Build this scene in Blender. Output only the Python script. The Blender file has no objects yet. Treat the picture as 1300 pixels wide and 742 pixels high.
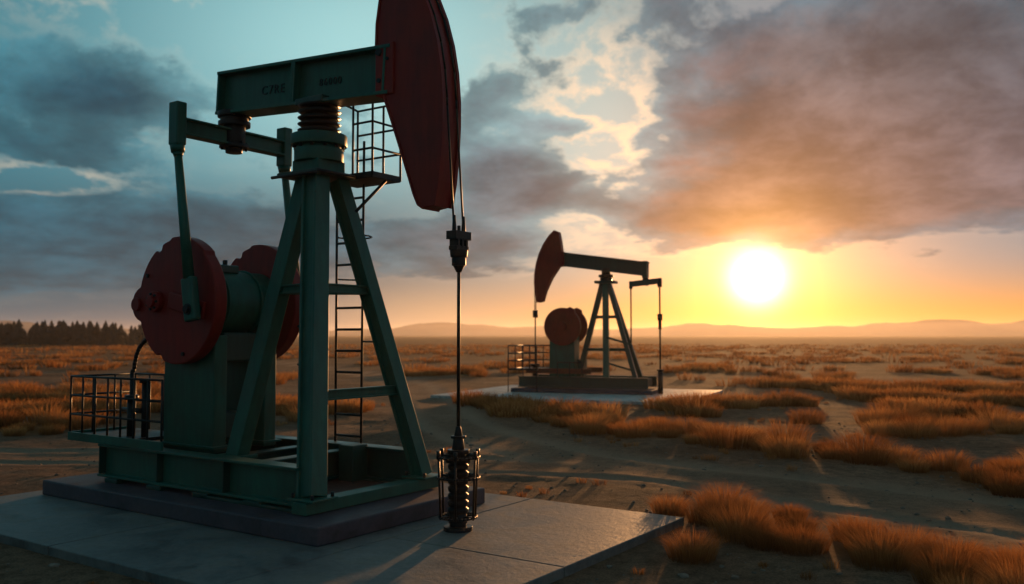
import bpy, bmesh, math, numpy as np
from mathutils import Vector, Matrix
rng=np.random.default_rng(7)
scene=bpy.context.scene
R=math.radians

# ------------------------------------------------------------------ helpers
def link(o,parent=None):
    scene.collection.objects.link(o)
    if parent is not None: o.parent=parent
    return o
def empty(name,loc=(0,0,0),rz=0):
    e=bpy.data.objects.new(name,None); e.location=loc; e.rotation_euler=(0,0,rz); e.empty_display_size=.5
    return link(e)
def obj_from_bm(name,bm,mat,parent=None,bevel=0.0,seg=2):
    bmesh.ops.recalc_face_normals(bm,faces=bm.faces)
    me=bpy.data.meshes.new(name); bm.to_mesh(me); bm.free()
    me.materials.append(mat)
    o=bpy.data.objects.new(name,me); link(o,parent)
    if bevel>0:
        m=o.modifiers.new('bevel','BEVEL'); m.width=bevel; m.segments=seg; m.limit_method='ANGLE'; m.angle_limit=R(40)
    return o
def frame(p0,p1,up=(0,0,1)):
    p0=Vector(p0);p1=Vector(p1); d=(p1-p0); L=d.length; d.normalize()
    u=Vector(up)
    if abs(d.dot(u))>.98: u=Vector((1,0,0))
    s=u.cross(d).normalized(); t=d.cross(s).normalized()
    return p0,d,s,t,L
def bm_prism(bm,prof,p0,p1,up=(0,0,1),taper=1.0):
    p0,d,s,t,L=frame(p0,p1,up)
    a=[bm.verts.new(p0+s*x+t*y) for x,y in prof]
    b=[bm.verts.new(p0+d*L+s*x*taper+t*y*taper) for x,y in prof]
    n=len(prof)
    for i in range(n): bm.faces.new((a[i],a[(i+1)%n],b[(i+1)%n],b[i]))
    bm.faces.new(a); bm.faces.new(b[::-1])
def rect(w,h): return [(-w/2,-h/2),(w/2,-h/2),(w/2,h/2),(-w/2,h/2)]
def ibeam(w,h,tf,tw):
    return [(-w/2,-h/2),(w/2,-h/2),(w/2,-h/2+tf),(tw/2,-h/2+tf),(tw/2,h/2-tf),(w/2,h/2-tf),(w/2,h/2),(-w/2,h/2),(-w/2,h/2-tf),(-tw/2,h/2-tf),(-tw/2,-h/2+tf),(-w/2,-h/2+tf)]
def bm_cyl(bm,p0,p1,r0,r1=None,n=24):
    if r1 is None:r1=r0
    p0,d,s,t,L=frame(p0,p1)
    a=[];b=[]
    for i in range(n):
        an=2*math.pi*i/n; v=s*math.cos(an)+t*math.sin(an)
        a.append(bm.verts.new(p0+v*r0)); b.append(bm.verts.new(p0+d*L+v*r1))
    for i in range(n):
        f=bm.faces.new((a[i],a[(i+1)%n],b[(i+1)%n],b[i])); f.smooth=True
    bm.faces.new(a[::-1]); bm.faces.new(b)
def bm_box(bm,c,s):
    x,y,z=c; bm_prism(bm,rect(s[1],s[2]),(x-s[0]/2,y,z),(x+s[0]/2,y,z))
def beam(name,p0,p1,prof,mat,parent,up=(0,0,1),bevel=.008,taper=1.0):
    bm=bmesh.new(); bm_prism(bm,prof,p0,p1,up,taper); return obj_from_bm(name,bm,mat,parent,bevel)
def box(name,c,s,mat,parent,bevel=.01):
    bm=bmesh.new(); bm_box(bm,c,s); return obj_from_bm(name,bm,mat,parent,bevel)
def cyls(name,lst,mat,parent,n=24,bevel=0):
    bm=bmesh.new()
    for e in lst:
        bm_cyl(bm,e[0],e[1],e[2],e[3] if len(e)>3 else None,n)
    return obj_from_bm(name,bm,mat,parent,bevel)
def tubes(name,segs,r,mat,parent,n=8):
    bm=bmesh.new()
    for a,b in segs: bm_cyl(bm,a,b,r,r,n)
    return obj_from_bm(name,bm,mat,parent)
def poly(pts): return [(pts[i],pts[i+1]) for i in range(len(pts)-1)]
def profile_y(name,pts,y0,y1,mat,parent,bevel=.01):
    bm=bmesh.new()
    a=[bm.verts.new((x,y0,z)) for x,z in pts]; b=[bm.verts.new((x,y1,z)) for x,z in pts]
    n=len(pts)
    for i in range(n): bm.faces.new((a[i],a[(i+1)%n],b[(i+1)%n],b[i]))
    bm.faces.new(a); bm.faces.new(b[::-1])
    return obj_from_bm(name,bm,mat,parent,bevel)

# ------------------------------------------------------------------ materials
def nodes(name):
    m=bpy.data.materials.new(name); m.use_nodes=True
    nt=m.node_tree; return m,nt,nt.nodes['Principled BSDF']
def N(nt,t,**k):
    n=nt.nodes.new(t)
    for a,b in k.items(): setattr(n,a,b)
    return n
def noise(nt,vec,scale,detail=6,rough=.55,dist=0):
    n=N(nt,'ShaderNodeTexNoise'); n.inputs['Scale'].default_value=scale; n.inputs['Detail'].default_value=detail
    n.inputs['Roughness'].default_value=rough; n.inputs['Distortion'].default_value=dist
    if vec is not None: nt.links.new(vec,n.inputs['Vector'])
    return n.outputs['Fac']
def ramp(nt,fac,stops):
    r=N(nt,'ShaderNodeValToRGB'); cr=r.color_ramp
    while len(cr.elements)>1: cr.elements.remove(cr.elements[-1])
    cr.elements[0].position=stops[0][0]; c=stops[0][1]; cr.elements[0].color=(*c,1)
    for p,c in stops[1:]:
        e=cr.elements.new(p); e.color=(*c,1)
    nt.links.new(fac,r.inputs['Fac']); return r.outputs['Color']
def mixc(nt,fac,a,b,mode='MIX'):
    m=N(nt,'ShaderNodeMix',data_type='RGBA',blend_type=mode)
    for s,v in ((m.inputs[0],fac),(m.inputs[6],a),(m.inputs[7],b)):
        if hasattr(v,'links'): nt.links.new(v,s)
        elif isinstance(v,(int,float)): s.default_value=v
        else: s.default_value=(*v,1)
    return m.outputs[2]
def bump(nt,h,strength,dist,out):
    b=N(nt,'ShaderNodeBump'); b.inputs['Strength'].default_value=strength; b.inputs['Distance'].default_value=dist
    nt.links.new(h,b.inputs['Height']); nt.links.new(b.outputs['Normal'],out.inputs['Normal']); return b
def mapping(nt,vec,scale):
    m=N(nt,'ShaderNodeMapping'); m.inputs['Scale'].default_value=scale; nt.links.new(vec,m.inputs['Vector']); return m.outputs['Vector']
def paint(name,col,rough=.42,rust=.64,metal=.0):
    m,nt,b=nodes(name); tc=N(nt,'ShaderNodeTexCoord').outputs['Object']
    n1=noise(nt,tc,1.6,7,.6)
    c=ramp(nt,n1,[(.25,tuple(x*.66 for x in col)),(.55,col),(.8,tuple(min(1,x*1.25+.003) for x in col))])
    st=noise(nt,mapping(nt,tc,(7,7,1.2)),1.6,5,.6)
    dk=ramp(nt,st,[(.40,(0.5,.47,.45)),(.62,(1,1,1))])
    c=mixc(nt,.38,c,dk,'MULTIPLY')
    n2=noise(nt,tc,13,8,.7,.4)
    rm=ramp(nt,n2,[(rust,(0,0,0)),(rust+.07,(1,1,1))])
    c=mixc(nt,rm,c,(.05,.024,.013))
    nt.links.new(c,b.inputs['Base Color'])
    rr=ramp(nt,n1,[(.3,(rough-.1,)*3),(.75,(rough+.2,)*3)])
    nt.links.new(rr,b.inputs['Roughness']); b.inputs['Metallic'].default_value=metal
    bump(nt,n2,.15,.004,b)
    return m
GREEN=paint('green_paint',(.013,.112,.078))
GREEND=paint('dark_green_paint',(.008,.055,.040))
RED=paint('red_paint',(.28,.018,.013),.48,.68)
RED.node_tree.nodes['Principled BSDF'].inputs['Specular IOR Level'].default_value=.28
GREEN.node_tree.nodes['Principled BSDF'].inputs['Specular IOR Level'].default_value=.4
STEEL=paint('dark_steel',(.02,.021,.022),.45,.64,.5)
RAILM=paint('rail_steel',(.013,.018,.019),.5,.64,.2)
CABLE,_nt,_b=nodes('cable_steel'); _b.inputs['Metallic'].default_value=.6; _b.inputs['Roughness'].default_value=.5
_n=noise(_nt,N(_nt,'ShaderNodeTexCoord').outputs['Object'],20,3); _nt.links.new(ramp(_nt,_n,[(.3,(.02,.02,.02)),(.7,(.045,.04,.036))]),_b.inputs['Base Color'])
BROWN=paint('rusty_base',(.16,.05,.028),.7,.55)

def concrete(name,ca,cb):
    m,nt,b=nodes(name); tc=N(nt,'ShaderNodeTexCoord').outputs['Object']
    n1=noise(nt,tc,.8,9,.62); n2=noise(nt,tc,14,8,.7); n3=noise(nt,tc,1.6,7,.65,1.0)
    c=ramp(nt,n1,[(.3,ca),(.7,cb)])
    c=mixc(nt,.6,c,ramp(nt,n2,[(.3,(.55,.55,.55)),(.65,(1.1,1.1,1.1))]),'MULTIPLY')
    c=mixc(nt,.85,c,ramp(nt,n3,[(.36,(.40,.38,.36)),(.49,(.92,.92,.92)),(.66,(1.14,1.05,.92))]),'MULTIPLY')
    nt.links.new(c,b.inputs['Base Color'])
    nt.links.new(ramp(nt,n3,[(.3,(.42,)*3),(.7,(.8,)*3)]),b.inputs['Roughness'])
    mx=N(nt,'ShaderNodeMath',operation='ADD'); nt.links.new(n2,mx.inputs[0]); nt.links.new(n1,mx.inputs[1])
    bump(nt,mx.outputs[0],.6,.014,b)
    return m
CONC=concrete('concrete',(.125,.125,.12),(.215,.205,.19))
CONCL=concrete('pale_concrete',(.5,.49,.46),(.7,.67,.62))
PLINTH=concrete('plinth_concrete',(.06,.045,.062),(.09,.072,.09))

# ------------------------------------------------------------------ main pumpjack
EYE=2.4; BASE=.10
ANG=-math.atan2(.565,.825)
def main_pumpjack():
    P=empty('oil_pumpjack',(-1.79,11.39,BASE),ANG)
    PZ=.21
    for y in (-.98,.98):
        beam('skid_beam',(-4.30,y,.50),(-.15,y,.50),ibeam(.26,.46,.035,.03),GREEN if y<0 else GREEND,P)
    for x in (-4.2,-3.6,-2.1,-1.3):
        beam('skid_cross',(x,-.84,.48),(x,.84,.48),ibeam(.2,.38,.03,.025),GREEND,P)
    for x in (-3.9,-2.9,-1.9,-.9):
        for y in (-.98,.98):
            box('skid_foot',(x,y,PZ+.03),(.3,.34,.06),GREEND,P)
    bm=bmesh.new()
    for x in (-4.27,-2.9,-1.5):
        for y in (-.98,.98): bm_box(bm,(x,y-.07,.5),(.02,.1,.385))
    obj_from_bm('skid_stiffeners',bm,GREEND,P)
    beam('front_foot_beam',(0.02,-1.22,PZ+.08),(0.02,1.22,PZ+.08),rect(.24,.14),GREEN,P)
    for y in (-1.0,1.0):
        box('leg_foot_plate',(0.02,y,PZ+.17),(.42,.42,.03),GREEN,P)
        cyls('anchor_bolts',[((dx+.02,y+dy,PZ+.18),((dx+.02,y+dy,PZ+.24)),.02) for dx in(-.16,.16) for dy in(-.16,.16)],STEEL,P,8)
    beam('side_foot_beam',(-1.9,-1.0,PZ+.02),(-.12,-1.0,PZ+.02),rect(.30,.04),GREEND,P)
    top=4.40
    A=(0,-1.0,PZ+.18);Bf=(0,1.0,PZ+.18);C=(-2.0,-.5,.62)
    At=(-.84,-.20,top);Bt=(-.84,.2,top);Ct=(-1.16,-.06,top)
    beam('leg_front_near',A,At,ibeam(.26,.26,.04,.17),GREEN,P,up=(1,0,0))
    beam('leg_front_far',Bf,Bt,ibeam(.20,.22,.035,.12),GREEN,P,up=(1,0,0))
    beam('leg_rear',C,Ct,rect(.24,.2),GREEN,P,up=(0,1,0))
    box('leg_rear_foot',(-2.02,-.5,.66),(.45,.4,.05),GREEN,P)
    def at(a,b,z):
        t=(z-a[2])/(b[2]-a[2]); return Vector(a).lerp(Vector(b),t)
    for z,w in ((1.55,.13),(2.9,.12)):
        p,q,r=at(A,At,z),at(Bf,Bt,z),at(C,Ct,z)
        beam('cross_brace',p,q,ibeam(w*.8,w,.02,.03),GREEN,P,bevel=.004)
        if z>2:
            beam('side_brace_near',p,r,ibeam(w*.8,w,.02,.03),GREEN,P,bevel=.004)
            beam('side_brace_far',q,r,ibeam(w*.8,w,.02,.03),GREEN,P,bevel=.004)
    cx=-1.0
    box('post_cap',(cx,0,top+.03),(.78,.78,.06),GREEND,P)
    box('post_cap_block',(cx,0,top+.15),(.5,.5,.18),GREEN,P,.02)
    L=[((cx,0,4.62),(cx,0,4.80),.33),((cx,0,4.80),(cx,0,4.84),.30),((cx,0,4.84),(cx,0,4.99),.375),((cx,0,4.99),(cx,0,5.02),.33,.25)]
    z=5.02
    cyls('saddle_collar',L,GREEN,P,40,.008)
    L=[((cx,0,5.0),(cx,0,5.47),.17)]
    while z<5.36:
        L.append(((cx,0,z),(cx,0,z+.035),.24,.29)); L.append(((cx,0,z+.035),(cx,0,z+.05),.29,.24)); z+=.085
    cyls('saddle_bearing_rings',L,STEEL,P,36)
    box('saddle_bearing_block',(cx,0,5.44),(.52,.42,.10),GREEND,P,.02)
    cyls('saddle_bolts',[((cx+.33*math.cos(a),.33*math.sin(a),4.8),(cx+.33*math.cos(a),.33*math.sin(a),4.86),.022) for a in np.linspace(0,2*math.pi,13)[:-1]],STEEL,P,6)
    # walking beam
    b0=Vector((-2.97,0,5.84)); b1=Vector((.42,0,5.63)); d=(b1-b0).normalized(); up=Vector((-d.z,0,d.x))
    beam('walking_beam',b0,b1,ibeam(.38,.63,.045,.14),GREEN,P,bevel=.006)
    for s in (.02,1.60,1.64,3.3):
        c=b0+d*s
        bm=bmesh.new()
        for sy in (-1,1): bm_prism(bm,rect(.12,.54),c+Vector((0,sy*.13,0)),c+d*.035+Vector((0,sy*.13,0)))
        obj_from_bm('walking_beam_stiffener',bm,GREEN,P)
    tilt=math.atan2(-d.z,d.x)
    for txt,s,zz,sz in (('C7RE',.88,-.085,.18),('86000',2.05,-.07,.14)):
        cu=bpy.data.curves.new('beam_lettering','FONT'); cu.body=txt; cu.size=sz; cu.extrude=.006; cu.space_character=1.25
        cu.materials.append(STEEL)
        o=bpy.data.objects.new('beam_lettering',cu); link(o,P)
        o.location=b0+d*s+up*zz+Vector((0,-.076,0)); o.rotation_euler=(R(90),tilt,0)
    # horsehead
    front=[(1.12,3.85),(1.18,4.15),(1.22,4.5),(1.24,4.85),(1.24,5.15),(1.21,5.5),(1.145,5.85),(1.04,6.2),(.90,6.52),(.74,6.82),(.60,7.02)]
    back=[(.48,7.06),(.36,6.9),(.25,6.6),(.19,6.25),(.18,5.95),(.22,5.65),(.32,5.3),(.45,4.98),(.64,4.5),(.82,4.02),(.89,3.88),(.97,3.83)]
    profile_y('horsehead_body',front+back,-.15,.15,RED,P,.012)
    bm=bmesh.new(); prev=None
    for i,(x,z) in enumerate(front):
        j0=max(i-1,0); j1=min(i+1,len(front)-1)
        tx=front[j1][0]-front[j0][0]; tz=front[j1][1]-front[j0][1]; l=math.hypot(tx,tz); nx,nz=tz/l,-tx/l
        cur=[bm.verts.new((x+nx*o,y,z+nz*o)) for o,y in ((-.015,-.18),(-.015,.18),(.05,.18),(.05,.13),(.025,.13),(.025,-.13),(.05,-.13),(.05,-.18))]
        if prev:
            n=len(cur)
            for k in range(n): bm.faces.new((prev[k],prev[(k+1)%n],cur[(k+1)%n],cur[k]))
        else: bm.faces.new(cur)
        prev=cur
    bm.faces.new(prev[::-1])
    obj_from_bm('horsehead_track',bm,RED,P)
    bm=bmesh.new()
    for (x,z),(x2,z2) in zip(back[:-1],back[1:]):
        bm_prism(bm,rect(.33,.03),(x,0,z),(x2,0,z2),up=(1,0,0.01))
    obj_from_bm('horsehead_rear_flange',bm,RED,P)
    box('horsehead_mount',(.34,0,5.64),(.30,.36,.66),RED,P,.015)
    cyls('horsehead_pins',[((.26,-.21,5.86),(.26,.21,5.86),.045),((.26,-.20,5.5),(.26,.20,5.5),.03),((.40,-.20,5.76),(.40,.20,5.76),.022)],STEEL,P,16)
    # bridle, carrier bar, polished rod
    wx=1.40
    segs=[]
    for y in (-.09,.09):
        pts=[(x+.045,y,z) for x,z in front[::-1] if z>5.1]+[(1.29,y,5.05),(wx,y,3.5)]
        segs+=poly(pts)
    tubes('bridle_cables',segs,.013,CABLE,P,8)
    bm=bmesh.new()
    for y in (-.09,.09):
        bm_cyl(bm,(wx,y,3.5),(wx,y,3.72),.03,.018,12)
    bm_box(bm,(wx,0,3.48),(.15,.30,.10)); bm_box(bm,(wx,0,3.33),(.12,.24,.05))
    for y in (-.08,0,.08): bm_box(bm,(wx,y,3.40),(.13,.04,.14))
    bm_cyl(bm,(wx,0,3.31),(wx,0,3.22),.11,.10,20); bm_cyl(bm,(wx,0,3.22),(wx,0,3.12),.085,.085,20); bm_cyl(bm,(wx,0,3.12),(wx,0,3.04),.07,.03,20)
    obj_from_bm('carrier_bar',bm,STEEL,P,.004)
    cyls('polished_rod',[((wx,0,3.6),(wx,0,1.1),.021)],CABLE,P,14)
    # crow's nest
    z0=top+.02; z1=5.52
    x0,x1,y0,y1=-1.12,-.30,.30,.86
    bm=bmesh.new()
    bm_box(bm,((x0+x1)/2,(y0+y1)/2,z0),(x1-x0,y1-y0,.03))
    bm_box(bm,((x0+x1)/2,y1,z0+.03),(x1-x0,.02,.07)); bm_box(bm,(x1,(y0+y1)/2,z0+.03),(.02,y1-y0,.07)); bm_box(bm,((x0+x1)/2,y0,z0+.03),(x1-x0,.02,.07))
    obj_from_bm('nest_floor',bm,RAILM,P)
    s=[]
    for x,y in ((x0,y1),(x1,y1),(x1,y0),(-.62,y1),(-.66,y0)): s.append(((x,y,z0),(x,y,z1)))
    for zz in (z1,z1-.36,z1-.72): s+=poly([(x0,y1,zz),(x1,y1,zz),(x1,y0,zz),(-.66,y0,zz)])
    arc=[(x0,y1,z1)]+[(x0-.28*math.sin(t),y1-.3*(1-math.cos(t)),z1+.16*math.sin(t)) for t in np.linspace(.1,math.pi*.8,7)]
    s+=poly(arc)
    tubes('nest_railing',s,.016,RAILM,P)
    s=[((cx+.39,-.39,top+.03),(cx+.39,.39,top+.03)),((cx-.45,-.42,top),(cx+.4,-.42,top)),((-.55,.25,top-.45),(-.33,.6,top))]
    tubes('nest_brackets',s,.022,RAILM,P)
    # ladder
    Lb=Vector((-1.50,1.10,PZ)); Lt=Vector((-1.02,.62,5.0)); h=Vector((.26,.0,0))
    s=[(Lb-h,Lt-h),(Lb+h,Lt+h)]
    for i in range(1,15):
        c=Lb.lerp(Lt,i/15.5); s.append((c-h,c+h))
    tubes('ladder',s,.018,RAILM,P)
    s=[]
    for zz in (2.2,3.5):
        c=Lb.lerp(Lt,(zz-PZ)/(5.0-PZ)); q=at(Bf,Bt,zz); s+=[(c+h,q)]
    for zz in (3.1,3.7):
        c=Lb.lerp(Lt,(zz-PZ)/(5.0-PZ))
        s+=poly([c-h]+[c+Vector((-.28*math.cos(t),.34*math.sin(t),0)) for t in np.linspace(.3,math.pi-.3,6)]+[c+h])
    tubes('ladder_stays',s,.012,RAILM,P)
    # equalizer and pitmans
    ex=-2.78; ez=5.18
    beam('equalizer_beam',(ex,-.9,ez),(ex,.9,ez),ibeam(.2,.24,.03,.07),GREEN,P)
    L=[((ex,0,5.56),(ex,0,5.48),.24),((ex,0,5.48),(ex,0,5.42),.20),((ex,0,5.42),(ex,0,5.35),.23),((ex,0,5.35),(ex,0,5.08),.16),((ex,0,5.08),(ex,0,5.03),.21),((ex,0,5.03),(ex,0,4.96),.12)]
    cyls('equalizer_bearing',L,STEEL,P,28,.005)
    cyls('equalizer_bolts',[((ex+.17*math.cos(a),.17*math.sin(a),5.00),(ex+.17*math.cos(a),.17*math.sin(a),5.12),.02) for a in np.linspace(0,2*math.pi,7)[:-1]],STEEL,P,6)
    crank=(-2.98,2.765); pin=(-2.40,2.64)
    for s_ in (-1,1):
        y=s_*.95
        box('equalizer_end',(ex,y,ez+.03),(.2,.16,.60),GREEN,P,.02)
        tp=Vector((ex,y,ez-.27)); bt=Vector((pin[0],y,pin[1])); dd=(bt-tp).normalized()
        cyls('pitman_arm',[(tp,tp+dd*.10,.10,.09),(tp+dd*.1,tp+dd*.16,.075,.06),(tp+dd*.16,bt-dd*.42,.055,.075)],GREEN,P,20)
        beam('pitman_fork',bt-dd*.44,bt+dd*.16,rect(.12,.24),GREEN,P,up=(1,0,0),bevel=.03)
        cyls('crank_pin',[((pin[0],s_*.70,pin[1]),(pin[0],s_*1.03,pin[1]),.075),((pin[0],s_*1.03,pin[1]),(pin[0],s_*1.06,pin[1]),.05)],STEEL,P,20)
        r=.88; pts=[]
        for a in np.linspace(0,2*math.pi,97)[:-1]:
            rr=r
            def ad(c0): return abs(((a-R(c0)+math.pi)%(2*math.pi))-math.pi)
            if ad(182)<R(15): rr=r+.17*math.cos(ad(182)/R(15)*math.pi/2)**.5
            if ad(118)<R(4): rr=r-.06
            if ad(245)<R(3): rr=r-.05
            if R(45)<a<R(100): rr=r+.03
            pts.append((crank[0]+rr*math.cos(a),crank[1]+rr*math.sin(a)))
        ya,yb=(-.79,-.60) if s_<0 else (.60,.79)
        profile_y('counterweight_disc',pts,ya,yb,RED,P,.02)
        yo=ya if s_<0 else yb
        cyls('disc_boss',[((crank[0]-.42,yo,crank[1]),(crank[0]-.42,yo+s_*.09,crank[1]),.15),((crank[0]-.42,yo+s_*.09,crank[1]),(crank[0]-.42,yo+s_*.14,crank[1]),.08),
              ((crank[0]-.90,yo,crank[1]-.03),(crank[0]-.90,yo+s_*.05,crank[1]-.03),.10)],RED,P,28,.01)
        beam('crank_arm',(crank[0]-.1,yo+s_*.03,crank[1]+.02),(pin[0]+.1,yo+s_*.03,pin[1]-.02),rect(.055,.24),RED,P,bevel=.02)
        L=[]
        for k in range(7):
            a=2*math.pi*k/7; L.append(((crank[0]-.42+.11*math.cos(a),yo,crank[1]+.11*math.sin(a)),(crank[0]-.42+.11*math.cos(a),yo+s_*.115,crank[1]+.11*math.sin(a)),.017))
        for a in (75,150,285):
            L.append(((crank[0]+.76*math.cos(R(a)),yo,crank[1]+.76*math.sin(R(a))),(crank[0]+.76*math.cos(R(a)),yo+s_*.03,crank[1]+.76*math.sin(R(a))),.028))
        cyls('disc_bolts',L,STEEL,P,8)
    # gearbox
    cyls('gearbox_drum',[((crank[0]+.05,-.60,crank[1]),(crank[0]+.05,.60,crank[1]),.46),((crank[0]+.05,-.3,crank[1]),(crank[0]+.05,-.27,crank[1]),.49),((crank[0]+.05,.27,crank[1]),(crank[0]+.05,.3,crank[1]),.49)],GREEN,P,48,.01)
    box('gearbox_lid',(crank[0]+.1,-.1,crank[1]+.48),(.32,.36,.12),GREEND,P,.02)
    cyls('gearbox_breather',[((crank[0]+.1,-.05,crank[1]+.5),(crank[0]+.1,-.05,crank[1]+.62),.035)],STEEL,P,12)
    for y in (-.44,.44):
        box('gearbox_pedestal',(-3.0,y,1.48),(1.14,.22,1.62),GREEN,P,.02)
        box('pedestal_flange',(-3.0,y,.745),(1.26,.34,.03),GREEN,P,.005)
    box('gearbox_sump',(-3.0,0,2.12),(.9,.62,.42),GREEND,P,.03)
    box('gearbox_brace',(-3.0,0,1.0),(.7,.62,.35),GREEND,P,.02)
    # service platform with railing
    px0,px1,py0,py1=-5.05,-3.65,-1.10,-.05; pz=.80
    box('platform_deck',((px0+px1)/2,(py0+py1)/2,pz),(px1-px0,py1-py0,.05),RAILM,P,.004)
    beam('platform_edge',(px0,py0-.02,pz),(-2.75,py0-.02,pz),rect(.04,.12),GREEN,P,bevel=.004)
    beam('platform_edge_end',(px0-.02,py0,pz),(px0-.02,py1,pz),rect(.04,.12),GREEN,P,bevel=.004)
    s=[];zt=1.68
    for x in np.linspace(px0,-2.80,8): s.append(((x,py0,pz),(x,py0,zt)))
    for zz in (zt,zt-.28,zt-.56): s.append(((px0,py0,zz),(-2.80,py0,zz)))
    for y in np.linspace(py0,py1,4): s.append(((px0,y,pz),(px0,y,zt)))
    for zz in (zt,zt-.28,zt-.56): s.append(((px0,py0,zz),(px0,py1,zz)))
    for x in np.linspace(px0,-3.9,4): s.append(((x,py1,pz),(x,py1,zt)))
    for zz in (zt,zt-.42): s.append(((px0,py1,zz),(-3.9,py1,zz)))
    tubes('platform_railing',s,.016,RAILM,P)
    pts=[(-4.05,-.75,.8),(-4.05,-.75,1.75)]+[(-4.05+.42*(1-math.cos(t)),-.72,1.75+.50*math.sin(t)) for t in np.linspace(.1,math.pi/2,14)]+[(-3.45,-.7,2.27)]
    tubes('conduit_pipe',poly(pts),.03,STEEL,P,12)
    cyls('valve_stand',[((-4.05,-.75,.8),(-4.05,-.75,1.35),.06),((-4.05,-.75,1.35),(-4.05,-.75,1.42),.10),((-3.8,-.7,.8),(-3.8,-.7,1.6),.045),((-3.8,-.7,1.6),(-3.8,-.7,1.66),.08),((-4.3,-.75,1.2),(-3.8,-.75,1.2),.035)],STEEL,P,16)
    cyls('motor_body',[((-4.15,.15,1.05),(-4.15,.8,1.05),.22),((-4.15,.0,1.05),(-4.15,.15,1.05),.16),((-4.15,-.1,1.05),(-4.15,0,1.05),.05)],GREEND,P,24,.01)
    box('motor_base',(-4.15,.45,.80),(.5,.7,.12),GREEND,P)
    box('drip_tray',(-.95,.25,PZ+.03),(1.5,1.1,.05),BROWN,P,.005)
    box('control_box',(-1.05,.75,PZ+.30),(.28,.3,.5),GREEND,P,.015)
    tubes('brake_linkage',poly([(-2.2,.7,2.45),(-2.02,.85,2.3),(-2.02,.85,1.95),(-2.2,.75,1.85)])+[((-2.1,.9,2.9),(-2.1,.9,1.7))],.02,STEEL,P)
    return P
MAIN=main_pumpjack()

def slab(name,loc,rz,z0,z1,mat,tile,gap=.012):
    e=empty(name,loc,rz)
    for (a,b,c,d) in tile:
        box('slab_panel',((a+b)/2,(c+d)/2,(z0+z1)/2),(b-a-gap,d-c-gap,z1-z0),mat,e,.012)
    return e
O=(-1.79,11.39,0)
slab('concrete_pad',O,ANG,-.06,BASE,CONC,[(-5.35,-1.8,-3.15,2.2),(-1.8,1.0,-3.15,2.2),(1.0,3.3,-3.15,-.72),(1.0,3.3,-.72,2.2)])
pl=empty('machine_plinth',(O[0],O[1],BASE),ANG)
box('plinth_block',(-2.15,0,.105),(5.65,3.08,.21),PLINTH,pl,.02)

# ------------------------------------------------------------------ wellhead
W=empty('wellhead',(O[0]+.825*1.40,O[1]-.565*1.40,BASE),ANG)
L=[((0,0,-.02),(0,0,.05),.17),((0,0,.05),(0,0,.09),.10),((0,0,.09),(0,0,.2),.115,.10)]
z=.2
while z<.78:
    L+= [((0,0,z),(0,0,z+.05),.115,.125),((0,0,z+.05),(0,0,z+.085),.125,.085)]; z+=.085
L+=[((0,0,z),(0,0,z+.06),.15),((0,0,z+.06),(0,0,z+.1),.09),((0,0,z+.1),(0,0,z+.15),.13),((0,0,z+.15),(0,0,z+.28),.075,.06),((0,0,z+.28),(0,0,z+.31),.09),((0,0,z+.31),(0,0,z+.42),.05,.03)]
cyls('stuffing_box_stack',L,STEEL,W,28,.003)
def ring(bm,z,rad,r,n=28):
    pts=[(rad*math.cos(a),rad*math.sin(a),z) for a in np.linspace(0,2*math.pi,n+1)]
    for a,b in poly(pts): bm_cyl(bm,a,b,r,r,8)
bm=bmesh.new()
for zz,rd in ((.16,.22),(.62,.25),(.86,.25)): ring(bm,zz,rd,.015)
for a in np.linspace(0,2*math.pi,7)[:-1]:
    c,s=math.cos(a),math.sin(a)
    bm_cyl(bm,(c*.22,s*.22,.14),(c*.25,s*.25,.9),.014,.014,8)
    bm_cyl(bm,(c*.1,s*.1,.62),(c*.25,s*.25,.62),.013,.013,8); bm_cyl(bm,(c*.1,s*.1,.86),(c*.25,s*.25,.86),.013,.013,8)
    bm_cyl(bm,(c*.1,s*.1,.16),(c*.22,s*.22,.16),.013,.013,8)
    bm_cyl(bm,(c*.25,s*.25,.84),(c*.25,s*.25,.94),.024,.024,8)
obj_from_bm('guard_cage',bm,STEEL,W)

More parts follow.
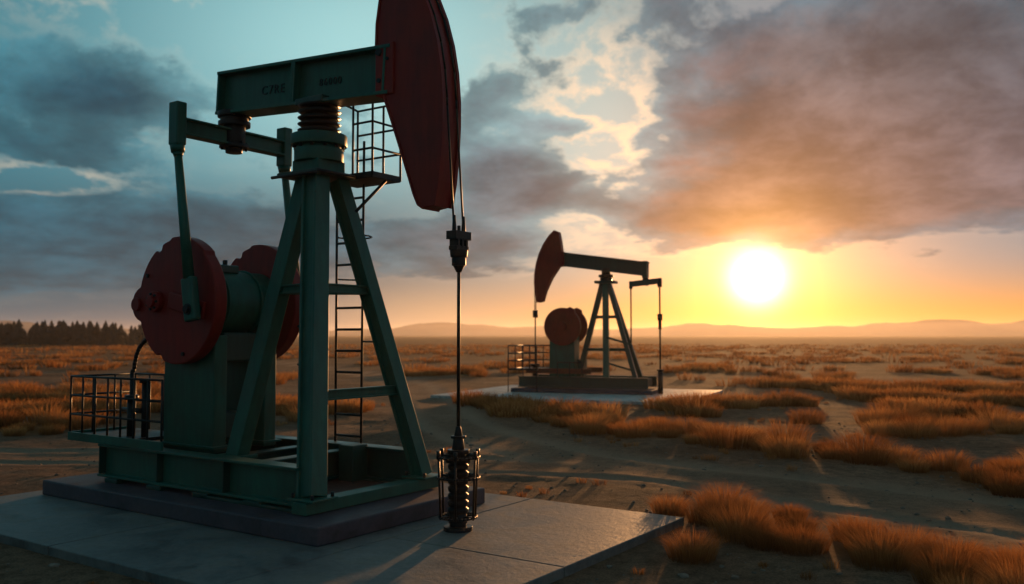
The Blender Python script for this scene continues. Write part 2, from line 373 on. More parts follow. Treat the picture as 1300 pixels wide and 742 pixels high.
# ------------------------------------------------------------------ second pumpjack
def second():
    A2=-R(20)
    P=empty('oil_pumpjack.001',(3.03,36,BASE),A2)
    for y in (-.9,.9): beam('skid_beam',(-2.6,y,.42),(2.65,y,.42),ibeam(.26,.42,.04,.04),GREEND,P)
    for x in (-2.4,-1.2,0,1.2,2.4): beam('skid_cross',(x,-.8,.4),(x,.8,.4),rect(.18,.3),GREEND,P)
    box('skid_plinth',(0,0,.08),(5.7,2.4,.16),PLINTH,P,.02)
    for y in (-.9,.9): beam('upper_rail',(-2.3,y,.85),(.4,y,.85),ibeam(.16,.2,.03,.03),BROWN,P)
    ap=.80
    beam('leg_rear',(-.35,0,.6),(ap-.15,0,4.35),rect(.2,.2),GREEND,P,up=(0,1,0))
    beam('leg_mid',(1.0,-.85,.6),(ap,-.1,4.35),rect(.2,.22),GREEN,P,up=(1,0,0))
    beam('leg_front_a',(2.1,-.6,.6),(ap+.12,-.1,4.35),rect(.17,.17),GREEND,P,up=(0,1,0))
    beam('leg_front_b',(2.0,.85,.6),(ap+.1,.1,4.35),rect(.17,.17),GREEND,P,up=(0,1,0))
    for z,a,b in ((1.7,.0,1.72),(3.0,.36,1.3)): beam('cross_brace',(a,-.1,z),(b,-.3,z),rect(.1,.12),GREEND,P)
    for z in (1.2,2.2): beam('tie',(.95,-.72,z),(1.9,-.4,z-.3),rect(.08,.08),GREEND,P)
    box('post_cap',(ap,0,4.40),(.8,.7,.1),GREEND,P)
    cyls('saddle',[((ap,0,4.4),(ap,0,4.6),.24),((ap,0,4.6),(ap,0,4.7),.3),((ap,0,4.7),(ap,0,4.95),.18)],STEEL,P)
    beam('walking_beam',(-1.15,0,5.40),(2.5,0,4.88),ibeam(.34,.56,.05,.12),GREEND,P)
    box('beam_tail_block',(2.4,0,4.87),(.2,.42,.66),GREEND,P)
    front=[(-2.02,3.62),(-2.10,4.0),(-2.14,4.4),(-2.13,4.8),(-2.06,5.2),(-1.94,5.6),(-1.75,6.0),(-1.5,6.35),(-1.28,6.55)]
    back=[(-1.14,6.5),(-1.06,6.1),(-1.00,5.6),(-1.02,5.25),(-1.18,5.0),(-1.46,4.6),(-1.70,4.1),(-1.84,3.65)]
    profile_y('horsehead_body',front+back,-.18,.18,RED,P,.02)
    bm=bmesh.new()
    for a,b in zip(front[:-1],front[1:]): bm_prism(bm,rect(.46,.05),(a[0]-.02,0,a[1]),(b[0]-.02,0,b[1]),up=(1,0,0.01))
    obj_from_bm('horsehead_track',bm,RED,P)
    box('horsehead_mount',(-1.08,0,5.38),(.3,.42,.6),RED,P)
    wx=-2.2
    tubes('bridle_cables',[((wx,-.08,4.4),(wx,-.08,3.2)),((wx,.08,4.4),(wx,.08,3.2))],.018,CABLE,P)
    cyls('carrier_bar',[((wx,0,3.3),(wx,0,3.0),.11),((wx,0,3.0),(wx,0,.6),.03),((wx,0,1.1),(wx,0,0.2),.12),((wx,0,1.0),(wx,0,1.1),.2)],STEEL,P,14)
    c=(-.88,2.62)
    for s_ in (-1,1):
        pts=[]
        for a in np.linspace(0,2*math.pi,49)[:-1]:
            ang=abs(((a-R(60)+math.pi)%(2*math.pi))-math.pi); rr=.76+(.09 if ang<R(14) else 0)
            pts.append((c[0]+rr*math.cos(a),c[1]+rr*math.sin(a)))
        profile_y('counterweight_disc',pts,s_*.5-.09,s_*.5+.09,RED,P,.02)
        cyls('disc_boss',[((c[0],s_*.58,c[1]),(c[0],s_*.72,c[1]),.2),((c[0]-.35,s_*.58,c[1]-.1),(c[0]-.35,s_*.66,c[1]-.1),.12),((c[0]+.3,s_*.58,c[1]+.2),(c[0]+.3,s_*.64,c[1]+.2),.1)],RED,P,20)
    cyls('gearbox_drum',[((c[0],-.41,c[1]),(c[0],.41,c[1]),.4)],GREEND,P)
    box('gearbox_pedestal',(-.95,0,1.35),(1.05,.75,1.75),GREEN,P,.02)
    box('motor_housing',(-.35,.3,.95),(.4,.5,.7),GREEND,P,.02)
    beam('tail_yoke',(1.85,-.32,4.28),(3.1,-.32,4.40),rect(.14,.22),GREEND,P)
    beam('tail_yoke_far',(2.4,-.32,4.33),(2.4,.3,4.33),rect(.14,.18),GREEND,P)
    cyls('yoke_hanger',[((2.4,0,4.65),(2.4,0,4.25),.12)],STEEL,P)
    cyls('tail_rod_inner',[((1.88,-.32,4.4),(1.88,-.32,4.1),.07),((1.88,-.32,4.1),(1.88,-.32,2.0),.03),((1.88,-.32,2.0),(1.95,-.4,.7),.03)],STEEL,P,12)
    cyls('tail_rod_outer',[((3.02,-.32,4.5),(3.02,-.32,4.15),.09),((3.02,-.32,4.15),(3.02,-.32,.25),.035),((3.02,-.32,3.1),(3.02,-.32,2.85),.10),((3.02,-.32,2.85),(3.02,-.32,2.5),.065),((3.02,-.32,.9),(3.02,-.32,.0),.10),((3.02,-.32,.9),(3.02,-.32,.95),.15)],STEEL,P,12)
    s=[]
    for y in (-1.2,.6):
        for x in np.linspace(-2.95,-1.75,5): s.append(((x,y,.9),(x,y,1.85)))
        for z in (.92,1.25,1.55,1.85): s.append(((-2.95,y,z),(-1.75,y,z)))
    for z in (.92,1.25,1.55,1.85): s.append(((-2.95,-1.2,z),(-2.95,.6,z)))
    for y in (-1.2,.6):
        for x in (-2.95,-1.75): s.append(((x,y,0),(x,y,.9)))
    tubes('platform_railing',s,.022,RAILM,P)
    box('platform_deck',(-2.35,-.3,.9),(1.2,1.8,.05),RAILM,P)
    s=[((-.9+k,-1.15,.62),(-.9+k,-1.15,1.2)) for k in (0,.5,1.0)]+[((-.9,-1.15,1.2),(.1,-1.15,1.2))]
    tubes('guard_rail',s,.02,RAILM,P)
second()
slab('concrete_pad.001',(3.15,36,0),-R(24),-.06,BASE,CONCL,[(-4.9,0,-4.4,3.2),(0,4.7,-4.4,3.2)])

# ------------------------------------------------------------------ ground
def hashn(i,j,seed):
    v=np.sin(i*127.1+j*311.7+seed*74.7)*43758.5453
    return v-np.floor(v)
def vn(x,y,seed=0):
    i=np.floor(x);j=np.floor(y);fx=x-i;fy=y-j;fx=fx*fx*(3-2*fx);fy=fy*fy*(3-2*fy)
    a=hashn(i,j,seed);b=hashn(i+1,j,seed);c=hashn(i,j+1,seed);d=hashn(i+1,j+1,seed)
    return (a*(1-fx)+b*fx)*(1-fy)+(c*(1-fx)+d*fx)*fy
def fbm(x,y,seed=0,o=4):
    s=0;a=.5;t=0
    for k in range(o): s=s+a*vn(x*2**k,y*2**k,seed+k);t+=a;a*=.5
    return s/t
def catmull(P,n=12):
    P=np.array(P,float);out=[]
    Q=np.vstack([2*P[0]-P[1],P,2*P[-1]-P[-2]])
    for i in range(1,len(Q)-2):
        for t in np.linspace(0,1,n,endpoint=False):
            p0,p1,p2,p3=Q[i-1],Q[i],Q[i+1],Q[i+2]
            out.append(.5*((2*p1)+(-p0+p2)*t+(2*p0-5*p1+4*p2-p3)*t*t+(-p0+3*p1-3*p2+p3)*t**3))
    out.append(Q[-2]); return np.array(out)
ROADS=[catmull([(-30,95),(-14,66),(-6,47),(-3.2,33),(-1.4,23.5),(1.2,17.5),(4.6,13.6),(8,9.5),(10,5),(11,-5)]),
       catmull([(-60,30),(-25,22),(-12,18.2),(-4,17.2),(1.5,16.0),(5,13.8),(7.2,11.5),(8.5,8),(9,4)])]
def road_d(x,y):
    best=np.full(x.shape,1e9)
    for Rd in ROADS:
        for a,b in zip(Rd[:-1],Rd[1:]):
            d=b-a; L2=(d**2).sum()
            t=np.clip(((x-a[0])*d[0]+(y-a[1])*d[1])/L2,0,1)
            dd=np.hypot(x-a[0]-t*d[0],y-a[1]-t*d[1]); best=np.minimum(best,dd)
    return best
def pad_local(x,y):
    dx=x-O[0];dy=y-O[1]; return .825*dx-.565*dy,.565*dx+.825*dy
def pad_dist(x,y):
    lx,ly=pad_local(x,y); ax=np.maximum(np.maximum(-5.35-lx,lx-3.3),0); ay=np.maximum(np.maximum(-3.15-ly,ly-2.2),0)
    return np.hypot(ax,ay)
def pad2_dist(x,y):
    c,s=math.cos(-R(24)),math.sin(-R(24)); dx=x-3.15;dy=y-36; lx=c*dx+s*dy; ly=-s*dx+c*dy
    ax=np.maximum(np.abs(lx+.1)-4.8,0); ay=np.maximum(np.abs(ly+.6)-3.8,0); return np.hypot(ax,ay)
def gz(x,y,rd=None):
    if rd is None: rd=road_d(x,y)
    near=np.exp(-np.maximum(np.hypot(x,y)-60,0)/60)
    h=(fbm(x*.25,y*.25,3,4)-.5)*.20+(fbm(x*1.7,y*1.7,9,4)-.5)*.06
    m=np.clip(1-rd/2.2,0,1)
    h=h*(1-.6*m)-.03*m
    wob=1+.25*(fbm(x*.7,y*.7,61,2)-.5)
    rut=np.exp(-((rd*wob-.85)/.20)**2); berm=np.exp(-((rd*wob-1.18)/.13)**2)+.7*np.exp(-((rd*wob-.52)/.13)**2)
    h=h+(-.05*rut+.026*berm)*np.clip(fbm(x*.5,y*.5,63,3)*2.2-.2,0.15,1)
    p=np.clip(np.minimum(pad_dist(x,y),pad2_dist(x,y))/1.6,0,1)
    p=p*p*(3-2*p)
    return (h*p)*near
xs=np.concatenate([-np.geomspace(26,5000,45)[::-1],np.arange(-25.8,25.8,.17),np.geomspace(26,5000,45)])
ys=np.concatenate([np.array([-400,-150,-60,-25,-10,-4,0,3]),np.arange(4,36,.15),np.geomspace(36.2,6000,110)])
X,Y=np.meshgrid(xs,ys); fx=X.ravel();fy=Y.ravel()
rd=road_d(fx,fy); Z=gz(fx,fy,rd)
def mesh_from(name,V,F,k,mat,smooth=True):
    me=bpy.data.meshes.new(name); me.vertices.add(len(V)); me.vertices.foreach_set('co',V.astype(np.float32).ravel())
    me.loops.add(F.size); me.loops.foreach_set('vertex_index',F.astype(np.int32).ravel())
    me.polygons.add(len(F)); me.polygons.foreach_set('loop_start',np.arange(0,F.size,k,dtype=np.int32))
    me.polygons.foreach_set('use_smooth',np.full(len(F),smooth))
    me.update(calc_edges=True); me.validate(); me.materials.append(mat)
    o=bpy.data.objects.new(name,me); link(o); return o
nx=len(xs);ny=len(ys)
idx=np.arange(nx*ny).reshape(ny,nx)
F=np.stack([idx[:-1,:-1],idx[:-1,1:],idx[1:,1:],idx[1:,:-1]],-1).reshape(-1,4)
SEG=[((1.6,24.6),(3.3,21.5),1.1),((3.3,21.5),(6.0,18.0),1.15),((5.4,29.0),(9,30),.8),((12.5,40),(15,37.6),1.2),((9.5,24.2),(11.4,24.6),.75),
 ((9.1,20.9),(10.8,21.2),.7),((6.9,17.0),(8.3,13.8),.8),((8.2,15.6),(9.8,15),.7),((7.8,13.4),(9.5,12.4),.7),((12,22),(14,21.7),.8),
 ((2.35,11.9),(3.4,11.4),.38),((3.2,10.3),(4.6,8.9),.70),((4.6,9.2),(5.8,8.0),.75),((1.95,9.5),(1.98,9.5),.16),((4.2,8.2),(5.4,7.2),.6),
 ((8,24.0),(8.1,24.0),.3),((-15,22.5),(-11.6,23.4),1.2),((-22,33),(-15,34),1.6),((-1.8,31.0),(-1.0,30.6),.9),((.2,27),(1.0,26.6),.8),((-6,53),(-3.5,54),2),
 ((5.0,26.4),(5.5,26.2),.5),((-9,29),(-6,27.5),1.2),((-14,27.5),(-11,28),1.0),((-20,26),(-16,26),1.1),((13,32),(17,31),1.0),((17,37),(22,38),1.3)]
def seg_m(x,y):
    m=np.full(x.shape,-9.)
    for a,b,r in SEG:
        dx=b[0]-a[0];dy=b[1]-a[1];L2=dx*dx+dy*dy
        t=np.clip(((x-a[0])*dx+(y-a[1])*dy)/L2,0,1); d=np.hypot(x-a[0]-t*dx,y-a[1]-t*dy)
        m=np.maximum(m,(r-d)/ (r*.5+.1))
    return m
def cover(x,y,rdv):
    m=seg_m(x,y)+ (fbm(x*1.1,y*.9,21,3)-.5)*2.8-.15
    dist=np.hypot(x,y)
    wild=(fbm(x*.45,y*.30,31,4)-.665+np.clip((dist-45)/900,0,.12))*12
    wild=np.where((dist>25)&(pad2_dist(x,y)>3.0),wild,-9)
    m=np.maximum(m,wild)
    m=np.where(rdv<1.5,-5,m); m=np.where(pad_dist(x,y)<.12,-5,m); m=np.where(pad2_dist(x,y)<.7,-5,m)
    return m
cov=np.clip(cover(fx,fy,rd)*.6+.3,0,.85)
dd_=np.hypot(fx,fy); cov=np.maximum(cov,np.clip((dd_-40)/130,0,.9))
def ground_mat():
    m,nt,b=nodes('desert_ground'); geo=N(nt,'ShaderNodeNewGeometry').outputs['Position']
    ac=N(nt,'ShaderNodeAttribute',attribute_name='grass').outputs['Fac']; ar=N(nt,'ShaderNodeAttribute',attribute_name='track').outputs['Fac']
    n1=noise(nt,geo,.35,9,.6); n2=noise(nt,geo,5,9,.7); n3=noise(nt,geo,40,5,.7)
    sand=ramp(nt,n1,[(.3,(.185,.105,.066)),(.5,(.26,.155,.098)),(.7,(.34,.215,.14))])
    sand=mixc(nt,.85,sand,ramp(nt,n2,[(.3,(.42,.40,.38)),(.5,(.95,.95,.95)),(.72,(1.45,1.38,1.32))]),'MULTIPLY')
    sand=mixc(nt,.6,sand,ramp(nt,n3,[(.35,(.4,.4,.4)),(.6,(1.15,1.15,1.15))]),'MULTIPLY')
    track=mixc(nt,ar,sand,mixc(nt,.65,sand,(.47,.32,.22)))
    far=noise(nt,mapping(nt,geo,(.03,.12,1)),1.0,9,.7)
    gr=ramp(nt,far,[(.3,(.13,.050,.019)),(.5,(.24,.095,.033)),(.7,(.35,.160,.057))])
    gr=mixc(nt,.5,gr,ramp(nt,n2,[(.3,(.45,.45,.45)),(.7,(1.2,1.2,1.2))]),'MULTIPLY')
    c=mixc(nt,ac,track,gr)
    nt.links.new(c,b.inputs['Base Color']); b.inputs['Roughness'].default_value=1.0; b.inputs['Specular IOR Level'].default_value=.04
    a=N(nt,'ShaderNodeMath',operation='MULTIPLY_ADD'); nt.links.new(n3,a.inputs[0]); a.inputs[1].default_value=.25; nt.links.new(n2,a.inputs[2])
    bump(nt,a.outputs[0],1.0,.08,b)
    return m
G=mesh_from('ground',np.stack([fx,fy,Z],-1),F,4,ground_mat())
for nm,v in (('grass',cov),('track',np.exp(-((rd-.85)/.35)**2)*.85+.35*np.clip(1-rd/2.0,0,1))):
    at_=G.data.attributes.new(nm,'FLOAT','POINT'); at_.data.foreach_set('value',v.astype(np.float32))

# ------------------------------------------------------------------ grass
def grass_mat():
    m=bpy.data.materials.new('dry_grass_blades'); m.use_nodes=True; nt=m.node_tree; nt.nodes.clear()
    out=N(nt,'ShaderNodeOutputMaterial'); at=N(nt,'ShaderNodeAttribute',attribute_name='tint').outputs['Fac']
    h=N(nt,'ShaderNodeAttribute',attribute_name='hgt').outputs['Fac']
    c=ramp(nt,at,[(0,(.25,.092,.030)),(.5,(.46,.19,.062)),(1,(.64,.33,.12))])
    c=mixc(nt,.8,c,ramp(nt,h,[(0,(.30,.27,.24)),(.55,(.85,.85,.85)),(1,(1.3,1.25,1.15))]),'MULTIPLY')  # tuft shade at the base and glow at the tips, painted into blade colour
    d=N(nt,'ShaderNodeBsdfDiffuse'); t=N(nt,'ShaderNodeBsdfTranslucent'); mx=N(nt,'ShaderNodeMixShader'); mx.inputs[0].default_value=.42
    nt.links.new(c,d.inputs['Color']); nt.links.new(c,t.inputs['Color'])
    nt.links.new(d.outputs[0],mx.inputs[1]); nt.links.new(t.outputs[0],mx.inputs[2]); nt.links.new(mx.outputs[0],out.inputs['Surface'])
    return m
def blades(bx,by,bz,cx,cy,rad,H,wid,tint):
    n=len(bx)
    ox=(bx-cx)/rad; oy=(by-cy)/rad; rr=np.hypot(ox,oy)+1e-4
    a=np.arctan2(oy,ox)+rng.normal(0,.35,n)
    lean=np.clip(rr*1.15+rng.normal(0,.15,n),0,1.5)
    h=H*np.sqrt(np.clip(1-.66*rr**2,.05,1))*rng.uniform(.75,1.08,n)
    dx=np.cos(a);dy=np.sin(a)
    fa=rng.uniform(0,math.pi,n); wx=np.cos(fa)*wid/2; wy=np.sin(fa)*wid/2
    r1=h*lean*.30; z1=h*.60; r2=h*lean*.85; z2=h*np.sqrt(np.clip(1-(lean*.55)**2,.15,1))
    P=[]
    P.append(np.stack([bx-wx,by-wy,bz-.02],-1)); P.append(np.stack([bx+wx,by+wy,bz-.02],-1))
    P.append(np.stack([bx+dx*r1-wx*.8,by+dy*r1-wy*.8,bz+z1],-1)); P.append(np.stack([bx+dx*r1+wx*.8,by+dy*r1+wy*.8,bz+z1],-1))
    P.append(np.stack([bx+dx*r2,by+dy*r2,bz+z2],-1))
    V=np.stack(P,1).reshape(-1,3)
    b=np.arange(n)*5
    T=np.concatenate([np.stack([b,b+1,b+3],-1),np.stack([b,b+3,b+2],-1),np.stack([b+2,b+3,b+4],-1)])
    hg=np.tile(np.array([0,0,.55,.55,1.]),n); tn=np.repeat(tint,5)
    return V,T,hg,tn
parts=[]
def add_tufts(tx,ty,nb,H,rad,wid,lo=.5,hi=1.3):
    n=len(tx)
    if n==0: return
    sc=rng.uniform(lo,hi,n)
    cx=np.repeat(tx,nb);cy=np.repeat(ty,nb);s=np.repeat(sc,nb)
    rr=np.sqrt(rng.uniform(0,1,n*nb)); a=rng.uniform(0,2*math.pi,n*nb)
    bx=cx+rr*rad*s*np.cos(a)*.8;by=cy+rr*rad*s*np.sin(a)*.8
    base=np.repeat(gz(tx,ty),nb)
    tt=np.repeat(np.clip(fbm(tx*.8,ty*.8,51,3)*1.1-.05+rng.normal(0,.16,n),0,1),nb)
    parts.append(blades(bx,by,base,cx,cy,rad*s,H*s,wid,np.clip(tt+rng.normal(0,.12,n*nb),0,1)))
x=rng.uniform(-24,24,60000); y=rng.uniform(6.5,56,60000)
m=seg_m(x,y)+(fbm(x*1.1,y*.9,21,3)-.5)*2.8-.15; rdv=road_d(x,y)
ok=(m>0)&(pad_dist(x,y)>.25)&(pad2_dist(x,y)>.5)&((rdv>1.25)|(y<11))
x=x[ok];y=y[ok]
def thin(x,y,f):
    keep=[];cell={}
    for i in range(len(x)):
        r=f(x[i],y[i]); k=(int(x[i]//.8),int(y[i]//.8)); good=True
        for a in (-1,0,1):
            for b in (-1,0,1):
                for j in cell.get((k[0]+a,k[1]+b),()):
                    if (x[i]-x[j])**2+(y[i]-y[j])**2<r*r: good=False;break
                if not good:break
            if not good:break
        if good: keep.append(i); cell.setdefault(k,[]).append(i)
    return np.array(keep,int)
k=thin(x,y,lambda a,b:.42 if b<14 else .74); x=x[k];y=y[k]
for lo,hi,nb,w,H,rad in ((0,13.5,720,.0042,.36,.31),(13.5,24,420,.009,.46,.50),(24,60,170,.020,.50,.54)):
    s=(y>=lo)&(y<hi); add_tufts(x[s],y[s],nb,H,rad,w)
print('patch tufts',len(x))
x=rng.uniform(-16,18,1800);y=rng.uniform(8,34,1800); rdv=road_d(x,y)
ok=(pad_dist(x,y)>.3)&(rdv>1.3)&(fbm(x*.5,y*.5,77,3)>.60)&(x<.7*y+2); x=x[ok];y=y[ok]
add_tufts(x,y,40,.11,.10,.007); print('wild',len(x))
n=15000
yy=np.exp(rng.uniform(math.log(25),math.log(210),n)); xx=rng.uniform(-.68,.68,n)*yy*1.0+rng.normal(0,1,n)
rdv=road_d(xx,yy); c=cover(xx,yy,rdv); ok=(c>.0)&(rdv>1.7); xx=xx[ok];yy=yy[ok]; print('far',len(xx))
s=yy<60; add_tufts(xx[s],yy[s],60,.44,.50,.025)
s=(yy>=60)&(yy<110); add_tufts(xx[s],yy[s],20,.42,.8,.07)
s=(yy>=110); add_tufts(xx[s],yy[s],10,.42,1.3,.15)
Vs=[];Ts=[];Hs=[];Ns=[];o0=0
for V,T,h,t in parts: Vs.append(V);Ts.append(T+o0);Hs.append(h);Ns.append(t);o0+=len(V)
V=np.concatenate(Vs);T=np.concatenate(Ts)
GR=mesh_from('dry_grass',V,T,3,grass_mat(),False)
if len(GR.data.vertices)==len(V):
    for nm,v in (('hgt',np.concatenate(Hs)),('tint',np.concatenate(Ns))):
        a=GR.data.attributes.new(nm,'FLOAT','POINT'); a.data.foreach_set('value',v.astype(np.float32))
print('grass verts',len(V))

# ------------------------------------------------------------------ gravel
n=9000
x=rng.uniform(-12,14,n);y=4+rng.uniform(0,1,n)**1.6*22
ok=(pad_dist(x,y)>.03)&(fbm(x*.6,y*.6,88,3)+rng.uniform(-.2,.2,n)>.45); x=x[ok];y=y[ok];n=len(x)
ico=bmesh.new(); bmesh.ops.create_icosphere(ico,subdivisions=1,radius=1); iv=np.array([v.co[:] for v in ico.verts]); it=np.array([[v.index for v in f.verts] for f in ico.faces]); ico.free()
sz=np.exp(rng.normal(math.log(.014),.6,n)); sz=np.clip(sz,.005,.06)
vv=iv[None]*sz[:,None,None]*rng.uniform(.6,1.25,(n,1,3))*np.array([1,1,.6])*rng.uniform(.8,1.2,(n,len(iv),1))
vv=vv+np.stack([x,y,gz(x,y)+sz*.2],-1)[:,None]
m_,nt,b=nodes('stone'); geo=N(nt,'ShaderNodeNewGeometry').outputs['Position']
nt.links.new(ramp(nt,noise(nt,geo,6,4,.6),[(.3,(.10,.075,.055)),(.7,(.28,.21,.16))]),b.inputs['Base Color']); b.inputs['Roughness'].default_value=.9
mesh_from('gravel',vv.reshape(-1,3),(it[None]+(np.arange(n)*len(iv))[:,None,None]).reshape(-1,3),3,m_,False)

# ------------------------------------------------------------------ hills
def hills():
    m,nt,b=nodes('hill_haze_tint'); geo=N(nt,'ShaderNodeNewGeometry').outputs['Position']
    nt.links.new(ramp(nt,noise(nt,geo,.008,7,.6),[(.3,(.13,.10,.13)),(.7,(.21,.16,.17))]),b.inputs['Base Color']); b.inputs['Roughness'].default_value=1; b.inputs['Specular IOR Level'].default_value=0  # pale mauve base colour has the distance haze painted in
    az=np.radians(np.linspace(-75,75,900)); rad=np.linspace(0,1,12)
    A,Q=np.meshgrid(az,rad)
    dist=2300+Q*260
    px=650+1130*np.tan(np.clip(A,-1.2,1.2))
    g=lambda c,w:np.exp(-((px-c)/w)**2)
    ridge=9+17*g(570,80)+8*g(700,60)+15*g(900,70)+18*g(1170,120)+24*g(1400,120)+16*g(0,110)-4*g(330,120)
    nz=fbm(A*22+5,A*0+3,5,5)
    H=(ridge*(.55+.8*nz)+7)*Q**.7*1.15+(fbm(A*60,Q*3,8,3)-.5)*3*Q
    Xh=np.sin(A)*dist;Yh=np.cos(A)*dist
    ix=np.arange(A.size).reshape(A.shape)
    Fh=np.stack([ix[:-1,:-1],ix[:-1,1:],ix[1:,1:],ix[1:,:-1]],-1).reshape(-1,4)
    mesh_from('hills',np.stack([Xh.ravel(),Yh.ravel(),H.ravel()-1.0],-1),Fh,4,m)
hills()

# ------------------------------------------------------------------ distant pine row
def pines():
    m,nt,b=nodes('pine_foliage'); geo=N(nt,'ShaderNodeNewGeometry').outputs['Position']
    nt.links.new(ramp(nt,noise(nt,geo,1.5,4,.6),[(.3,(.010,.018,.018)),(.7,(.02,.034,.03))]),b.inputs['Base Color']); b.inputs['Roughness'].default_value=1
    V=[];T=[];o=0
    def tri(a,b_,c):
        nonlocal o
        V.extend([a,b_,c]);T.append((o,o+1,o+2));o+=3
    for i in range(260):
        x=rng.uniform(-150,-80); y=200+rng.uniform(-8,14)
        f=np.clip((-72-x)/18,.45,1)
        H=rng.uniform(3.4,6.0)*f
        r=H*rng.uniform(.22,.36)
        tri((x-.12,y,0),(x+.12,y,0),(x,y,H)); tri((x,y-.12,0),(x,y+.12,0),(x,y,H))
        nl=13
        for l in range(nl):
            t=l/nl; z=H*(.05+.9*t); rr=r*(1-t)**.7+.08
            for q in range(8):
                a=rng.uniform(0,2*math.pi); l2=rr*rng.uniform(.55,1.25); w=rr*.5
                ex,ey=x+l2*math.cos(a),y+l2*math.sin(a)
                px_,py_=-math.sin(a)*w,math.cos(a)*w
                tri((x+px_*.6,y+py_*.6,z+H*.06),(x-px_*.6,y-py_*.6,z+H*.02),(ex,ey,z-H*.05*rng.uniform(.2,1.3)))
                tri((ex+px_,ey+py_,z-H*.05),(x,y,z+H*.10),(ex-px_,ey-py_,z-H*.02))
    mesh_from('pine_tree_row',np.array(V),np.array(T),3,m,False)
pines()

# ------------------------------------------------------------------ low dusty evening air over the plain
hm=bpy.data.materials.new('dusty_air'); hm.use_nodes=True; hn=hm.node_tree; hn.nodes.clear()
vs=hn.nodes.new('ShaderNodeVolumeScatter'); vs.inputs['Color'].default_value=(1,.92,.84,1); vs.inputs['Density'].default_value=.00019; vs.inputs['Anisotropy'].default_value=.55
ho=hn.nodes.new('ShaderNodeOutputMaterial'); hn.links.new(vs.outputs[0],ho.inputs['Volume'])
bm=bmesh.new(); bm_prism(bm,[(-3600,-18),(3600,-18),(3600,18),(-3600,18)],(0,-300,10),(0,3200,10))
obj_from_bm('dust_haze',bm,hm)

# ------------------------------------------------------------------ world sky
SAZ=math.atan2(312,1130); SEL=R(3.5)
w=bpy.data.worlds.new('World'); scene.world=w; w.use_nodes=True; nt=w.node_tree; nt.nodes.clear()
def S(v,sock):
    if hasattr(v,'links'): nt.links.new(v,sock)
    else: sock.default_value=v
def M(op,a,b=None,c=None,clamp=False):
    n=nt.nodes.new('ShaderNodeMath'); n.operation=op; n.use_clamp=clamp
    S(a,n.inputs[0])
    if b is not None:S(b,n.inputs[1])
    if c is not None:S(c,n.inputs[2])
    return n.outputs[0]
def ss(v,a,b):
    n=nt.nodes.new('ShaderNodeMapRange'); n.interpolation_type='SMOOTHSTEP'; S(v,n.inputs[0]); n.inputs[1].default_value=a; n.inputs[2].default_value=b
    return n.outputs[0]
def mc(f,a,b,mode='MIX'): return mixc(nt,f,a,b,mode)
tc=nt.nodes.new('ShaderNodeTexCoord').outputs['Generated']
nv=nt.nodes.new('ShaderNodeVectorMath'); nv.operation='NORMALIZE'; nt.links.new(tc,nv.inputs[0]); dv=nv.outputs[0]
sp=nt.nodes.new('ShaderNodeSeparateXYZ'); nt.links.new(dv,sp.inputs[0]); dx,dy,dz=sp.outputs
az=M('ARCTAN2',dx,dy); el=M('ARCSINE',dz); elp=M('MAXIMUM',el,0.0)
def G2(px,py,sx,sy,amp):
    a0=math.atan2(px-650,1130); e0=math.atan((425-py)/math.hypot(1130,px-650)); ca=math.cos(a0)
    u=M('DIVIDE',M('SUBTRACT',az,a0),sx/1130*ca*ca); v=M('DIVIDE',M('SUBTRACT',el,e0),sy/1130*ca)
    e=M('EXPONENT',M('MULTIPLY',M('ADD',M('MULTIPLY',u,u),M('MULTIPLY',v,v)),-1.0))
    return M('MULTIPLY',e,amp)
cb=nt.nodes.new('ShaderNodeCombineXYZ'); S(M('MULTIPLY',az,3.2),cb.inputs[0]); S(M('MULTIPLY',M('LOGARITHM',M('ADD',elp,.10),math.e),1.9),cb.inputs[1]); cb.inputs[2].default_value=4.3
cv=cb.outputs[0]
n1=noise(nt,cv,2.0,7,.55,.15); n2=noise(nt,cv,5.0,6,.60,.2)
D=M('ADD',M('MULTIPLY',M('SUBTRACT',n1,.5),1.15),M('MULTIPLY',M('SUBTRACT',n2,.5),.70))
D=M('SUBTRACT',D,.05)
for g in [(1110,100,270,140,.58),(1000,245,250,62,.55),(1290,200,150,90,.4),(70,95,190,42,.42),(120,310,330,62,.55),(640,225,75,85,.40),(560,310,140,32,.3),
          (730,158,52,13,.42),(690,15,50,22,.26),(250,190,110,35,.2),(1260,318,100,8,.2),(30,180,60,14,.12),
          (430,45,210,80,-.38),(770,180,75,120,-.24),(230,28,60,20,-.12),(60,228,70,16,-.5),(1000,392,600,44,-.7),(640,398,300,28,-.6),(1300,320,170,35,-.35),(530,190,45,60,-.25)]:
    D=M('ADD',D,G2(*g))
cloud=ss(D,-.02,.12); thick=ss(D,.05,.45)
sd=(math.sin(SAZ)*math.cos(SEL),math.cos(SAZ)*math.cos(SEL),math.sin(SEL))
dt=nt.nodes.new('ShaderNodeVectorMath'); dt.operation='DOT_PRODUCT'; nt.links.new(dv,dt.inputs[0]); dt.inputs[1].default_value=sd
th=M('ARCCOSINE',M('MINIMUM',dt.outputs['Value'],.9999999))
def ex(deg,p=1):
    u=M('DIVIDE',th,R(deg)); 
    if p==2:u=M('MULTIPLY',u,u)
    return M('EXPONENT',M('MULTIPLY',u,-1.0))
clear=mc(G2(470,70,290,170,1.0),(.040,.195,.255),(.34,.67,.69))
clear=mc(G2(760,190,130,150,.75),clear,(.48,.63,.60))
clear=mc(M('MULTIPLY',ss(az,R(4),R(18)),.6),clear,(.14,.26,.34))
low=M('MULTIPLY',M('SUBTRACT',1.0,ss(el,R(5),R(11))),M('SUBTRACT',1.0,ss(az,R(-14),R(2))))
clear=mc(low,clear,(.032,.110,.150))
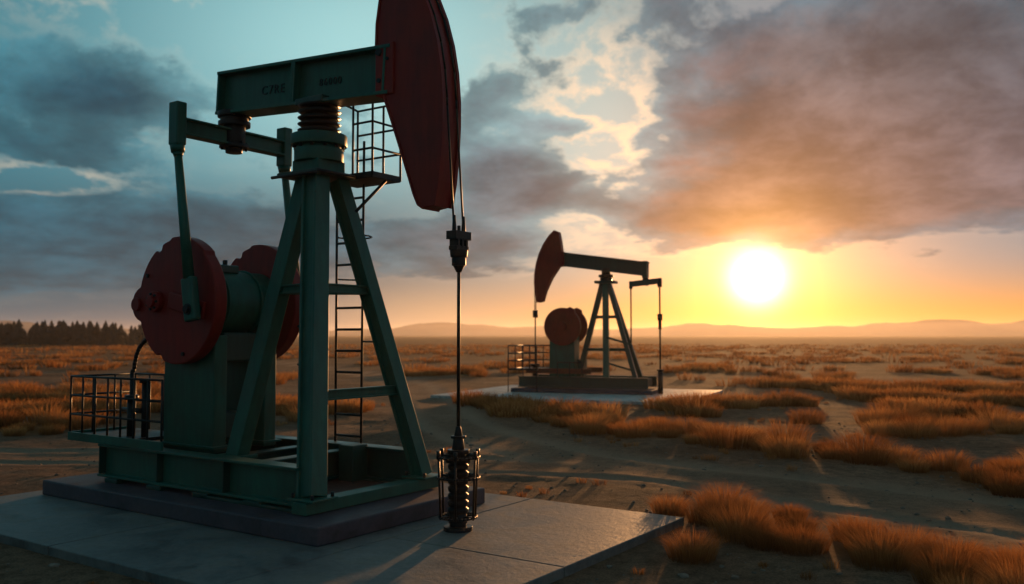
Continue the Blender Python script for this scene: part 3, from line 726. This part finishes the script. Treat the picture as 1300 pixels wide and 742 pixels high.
hz=M('EXPONENT',M('MULTIPLY',M('DIVIDE',elp,R(4.4)),-1.0)); hz=M('MULTIPLY',ss(hz,.25,.80),ss(az,R(-20),R(-3)))
peach=mc(ss(az,R(-5),R(14)),(.54,.35,.21),(.64,.26,.055))
clear=mc(hz,clear,peach)
hzl=M('MULTIPLY',M('EXPONENT',M('MULTIPLY',M('DIVIDE',elp,R(1.6)),-1.0)),.6)
clear=mc(M('MULTIPLY',hzl,M('SUBTRACT',1.0,ss(az,R(-25),R(-6)))),clear,(.12,.15,.19))
cc=mc(ss(az,R(-8),R(12)),(.017,.080,.118),(.070,.090,.130))
cc=mc(G2(640,210,130,120,.85),cc,(.085,.19,.245))
cc=mc(M('MULTIPLY',ss(el,R(8),R(19)),ss(az,R(6),R(20))),cc,(.048,.098,.138))
cc=mc(M('MULTIPLY',ex(9.5),.78,clamp=True),cc,(.47,.20,.085))
cc=mc(M('MULTIPLY',M('SUBTRACT',1.0,thick),.48),cc,clear)
sh=ss(n2,.28,.74); shade=mc(sh,(.66,.67,.70),(1.42,1.40,1.36)); cc=mc(1.0,cc,shade,'MULTIPLY')
sh2=ss(n1,.35,.68); cc=mc(1.0,cc,mc(sh2,(1.25,1.25,1.25),(.76,.76,.78)),'MULTIPLY')
sky=mc(cloud,clear,cc)
fr=M('MULTIPLY',ss(D,-.16,-.02),M('SUBTRACT',1.0,ss(D,-.01,.12)))
fr=M('MULTIPLY',fr,ss(n2,.38,.58))
frm=M('MAXIMUM',M('MAXIMUM',G2(765,180,110,130,1.0),G2(330,15,260,35,.6)),M('MAXIMUM',G2(60,224,90,24,.5),G2(155,150,60,22,.6)))
fr=M('MULTIPLY',fr,M('ADD',frm,.03),clamp=True)
sky=mc(fr,sky,(.95,.74,.52))
def addc(base,fac,col):
    k=mixc(nt,fac,(0,0,0),col)
    return mixc(nt,1.0,base,k,'ADD')
vis=M('SUBTRACT',1.0,M('MULTIPLY',cloud,.82))
sky=addc(sky,M('MULTIPLY',ex(10),vis,clamp=True),(.80,.24,.015))
sky=addc(sky,M('MULTIPLY',ex(4.0),vis,clamp=True),(2.0,.90,.15))
sky=addc(sky,ex(2.6),(1.6,.66,.12))
core=M('MULTIPLY',ex(1.4,2),1.0,clamp=True)
sky=addc(sky,core,(3.5,3.2,2.2))
sky=mc(ss(el,R(-3),R(-.3)),(.04,.03,.024),sky)
sky=mc(ss(el,R(24),R(50)),sky,(.055,.120,.150))
sky=mc(1.0,sky,mc(ss(dy,-.35,.55),(1.0,.86,.82),(1,1,1)),'MULTIPLY')
nis=nt.nodes.new('ShaderNodeTexSky'); nis.sky_type='NISHITA'; nis.sun_disc=False; nis.sun_elevation=SEL; nis.sun_rotation=SAZ
sc_=nt.nodes.new('ShaderNodeVectorMath'); sc_.operation='SCALE'; nt.links.new(sky,sc_.inputs[0]); sc_.inputs['Scale'].default_value=10
ad=mixc(nt,.02,sc_.outputs[0],nis.outputs[0],'ADD')
bg=nt.nodes.new('ShaderNodeBackground'); bg.inputs['Strength'].default_value=.1; nt.links.new(ad,bg.inputs['Color'])
wo=nt.nodes.new('ShaderNodeOutputWorld'); nt.links.new(bg.outputs[0],wo.inputs['Surface'])

# ------------------------------------------------------------------ sun
sl=bpy.data.lights.new('sun','SUN'); sl.energy=5.0; sl.angle=R(.6); sl.color=(1,.47,.17)
so=bpy.data.objects.new('sun',sl); link(so); so.rotation_euler=Vector(sd).to_track_quat('Z','Y').to_euler(); so.location=(40,150,30)

# ------------------------------------------------------------------ camera
cam=bpy.data.cameras.new('camera'); co=bpy.data.objects.new('camera',cam); link(co)
cam.sensor_width=36; cam.lens=36*1130/1300; cam.clip_end=12000; cam.clip_start=.1
co.location=(0,0,EYE); co.rotation_euler=(R(90)+math.atan(54/1130),0,0)
cam.dof.use_dof=True; cam.dof.focus_distance=11; cam.dof.aperture_fstop=1.1
scene.camera=co
scene.view_settings.view_transform='Standard'; scene.view_settings.look='None'; scene.view_settings.exposure=0
